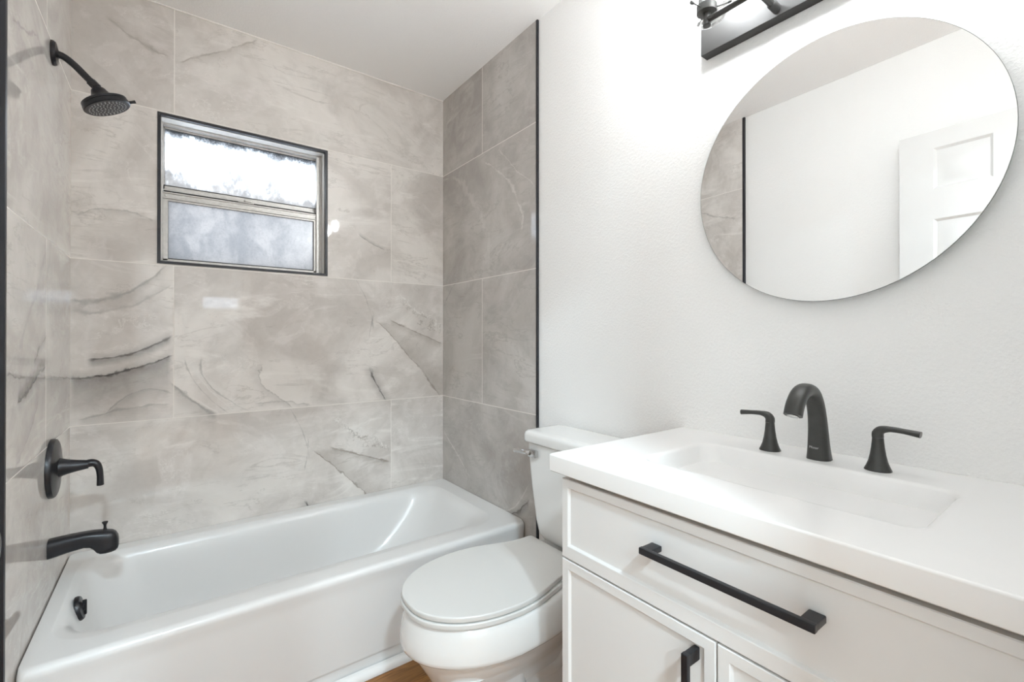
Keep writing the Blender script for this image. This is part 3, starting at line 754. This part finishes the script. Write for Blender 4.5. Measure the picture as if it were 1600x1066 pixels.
# ------------------------------------------------------------------ counter with moulded basin
ct = thing('countertop', 'thick white countertop with a moulded rectangular basin, on the vanity cabinet', 'countertop', (1.27, vc, 0.846))
bm = B()
KX0, KX1, KY0, KY1 = 0.997, 1.5315, -2.27, -1.483
k = lambda e, z, r: rrect(KX0+e, KX1, KY0+e, KY1-e, r, z, 8, 10)
rings = [k(0.003, 0.8435, 0.004), k(0.0, 0.8465, 0.005), k(0.0, 0.8795, 0.005), k(0.0012, 0.8822, 0.005), k(0.004, 0.8835, 0.006)]
for e, z, r in [(-0.006, 0.8835, 0.040), (0.0, 0.8830, 0.036), (0.004, 0.8812, 0.034), (0.0075, 0.877, 0.034), (0.013, 0.862, 0.036), (0.018, 0.845, 0.04), (0.024, 0.826, 0.045), (0.031, 0.806, 0.05),
                (0.040, 0.788, 0.052), (0.053, 0.773, 0.05), (0.070, 0.763, 0.045), (0.090, 0.757, 0.035), (0.108, 0.755, 0.022)]:
    rings.append(rrect(1.130+e, 1.398-e, -2.112+e, -1.632-e, r, z, 8, 10))
loft(bm, rings); ctop = obj('sink_counter', bm, MTOP, ct, angle=60, wn=True)
bm = B(); lathe(bm, [(0.024, 0.0), (0.022, 0.002), (0.014, 0.002), (0.012, 0.004), (0.004, 0.006)], (1.264, vc+0.004, 0.755), n=28); obj('drain', bm, MGUN, ct)

# ------------------------------------------------------------------ faucet
fa = thing('faucet', 'dark gunmetal widespread faucet with an arched spout and two lever handles', 'faucet', (1.445, -1.873, 0.8835))
fy = -1.873
bm = B()
tube(bm, [(1.446, fy, 0.8838), (1.4455, fy, 0.890), (1.4435, fy, 0.912), (1.4405, fy, 0.945), (1.435, fy, 0.978), (1.424, fy, 1.008), (1.404, fy, 1.031), (1.374, fy, 1.040), (1.346, fy, 1.033), (1.325, fy, 1.014), (1.313, fy, 0.992)],
     [(0.0235, 0.0235), (0.0225, 0.0225), (0.0195, 0.0205), (0.0170, 0.0185), (0.0155, 0.0172), (0.0145, 0.0166), (0.0140, 0.0164), (0.0140, 0.0165), (0.0140, 0.0168), (0.0140, 0.0170), (0.0138, 0.0172)], side=(0, 1, 0), n=28, p=2.5)
spo = obj('spout', bm, MGUN, fa)
tdir = Vector((-0.012, 0, -0.022)).normalized()
bm = B(); lathe(bm, [(0.0105, -0.002), (0.0110, 0.0018), (0.0095, 0.0022), (0.0085, 0.0008)], (1.3125, fy, 0.9915), tdir, 24); obj('aerator', bm, MCHR, spo)
cu = bpy.data.curves.new('nameplate', 'FONT'); cu.body = 'Pfister'; cu.size = 0.0075; cu.extrude = 0.0002; cu.align_x = 'CENTER'; cu.align_y = 'CENTER'
tmp = bpy.data.objects.new('nameplate_text', cu); COL.objects.link(tmp)
dg = bpy.context.evaluated_depsgraph_get(); tm = bpy.data.meshes.new_from_object(tmp.evaluated_get(dg))
bpy.data.objects.remove(tmp); bm = B(); bm.from_mesh(tm); bpy.data.meshes.remove(tm)
# text x -> -y, text y -> z (leaning with the spout), facing -x
mt = Matrix(((0, -0.10, -1), (-1, 0, 0), (0, 0.995, -0.1))).to_4x4(); mt.translation = Vector((1.4238, fy+0.003, 0.9105))
bmesh.ops.transform(bm, matrix=mt, verts=bm.verts)
for v in bm.verts:                                # wrap round the spout
    v.co.x += ((v.co.y-fy)/0.0205)**2*0.0065
obj('nameplate', bm, MLETTER, spo)['label'] = 'tiny pale maker lettering'
def tap(y, s):
    bm = B(); lathe(bm, [(0.0228, 0), (0.0226, 0.0018), (0.0195, 0.008), (0.0160, 0.018), (0.0130, 0.032), (0.0110, 0.047), (0.0098, 0.060), (0.0094, 0.0655)], (1.442, y, 0.8838), n=36)
    h = obj('handle', bm, MGUN, fa)
    bm = B()
    tube(bm, [(1.442, y, 0.9497), (1.442, y, 0.958), (1.442, y+s*0.006, 0.9655), (1.442, y+s*0.020, 0.9688), (1.441, y+s*0.042, 0.9680), (1.440, y+s*0.066, 0.9655)],
         [(0.0096, 0.0096), (0.0096, 0.0096), (0.0082, 0.0090), (0.0055, 0.0082), (0.0050, 0.0080), (0.0062, 0.0085)], side=(1, 0, 0), n=20, p=2.4)
    obj('lever', bm, MGUN, h)
tap(-1.772, 1); tap(-1.978, -1)

# ------------------------------------------------------------------ round mirror, leaning a touch off the wall
th = math.radians(1.6)
mc = Vector((1.516, -1.857, 1.542))
mi = thing('wall_mirror', 'large frameless round mirror hung on the white wall above the faucet', 'mirror', mc)
ax = Vector((-math.cos(th), math.sin(th), 0))
bm = B(); lathe(bm, [(0.3060, 0.003), (0.3060, 0.006)], mc, ax, 128); obj('mirror_glass', bm, MMIRROR, mi)
bm = B(); lathe(bm, [(0.298, 0.0), (0.3065, 0.0005), (0.3066, 0.0058)], mc, ax, 128, True, False); obj('mirror_rim', bm, MMEDGE, mi)
for dz in (-0.12, 0.12):
    bm = B(); box(bm, mc.x+0.001, WR-0.0005, mc.y-0.03, mc.y+0.03, mc.z+dz-0.015, mc.z+dz+0.015); obj('hanger', bm, MGASKET, mi)

# ------------------------------------------------------------------ vanity light
vl = thing('vanity_light', 'three-lamp bar light with clear glass shades above the round mirror', 'wall light', (WR, -1.858, 2.0))
bm = B(); box(bm, 1.500, WR-0.0005, -2.152, -1.563, 1.945, 2.066, 0.0015, 1); obj('back_plate', bm, MPLATE, vl)
bx, bz = 1.398, 1.963
bm = B(); tube(bm, [(bx, -1.640, bz), (bx, -2.076, bz)], [0.0075, 0.0075], n=18, sub=1); obj('cross_bar', bm, MPLATE, vl)
for y in (-1.765, -1.951):
    bm = B(); tube(bm, [(bx, y, bz), (1.500, y, bz)], [0.0075, 0.0075], n=16, sub=1)
    lathe(bm, [(0.0095, 0), (0.0105, 0.003), (0.0105, 0.030), (0.008, 0.034)], (1.500, y, bz), (-1, 0, 0), 18)
    obj('standoff', bm, MPLATE, vl)
for y in (-1.640, -1.858, -2.076):
    bm = B()
    lathe(bm, [(0.0085, 0.0), (0.0095, 0.001), (0.0095, 0.005), (0.0085, 0.006), (0.0085, 0.036)], (bx, y, 1.948), n=22)
    lathe(bm, [(0.012, 0.0), (0.024, 0.002), (0.0245, 0.020), (0.021, 0.024), (0.019, 0.052), (0.015, 0.055)], (bx, y, 1.980), n=28)
    so = obj('socket_cup', bm, MPLATE, vl)
    for kk in range(3):
        a = 0.9+2*PI*kk/3; dv = Vector((math.cos(a), math.sin(a), 0))
        c = Vector((bx, y, 1.990))
        bm = B(); tube(bm, [c+dv*0.022, c+dv*0.054], [0.0016, 0.0016], n=8, sub=1); tube(bm, [c+dv*0.050, c+dv*0.058], [0.0042, 0.0042], n=10, sub=1)
        obj('thumb_screw', bm, MPLATE, so)
    bm = B(); lathe(bm, [(0.012, 0.000), (0.034, 0.004), (0.046, 0.013), (0.050, 0.028), (0.050, 0.180), (0.0485, 0.180), (0.0485, 0.029), (0.0445, 0.0145), (0.033, 0.0055), (0.012, 0.0015)], (bx, y, 1.957), n=36, cap0=False, cap1=False)
    obj('glass_shade', bm, MGLASS, vl)['label'] = 'clear glass shade'
    bm = B(); lathe(bm, [(0.012, 0), (0.013, 0.012), (0.022, 0.034), (0.028, 0.052), (0.0285, 0.064), (0.024, 0.080), (0.012, 0.090), (0.003, 0.092)], (bx, y, 2.034), n=28)
    obj('bulb', bm, MBULB, vl)
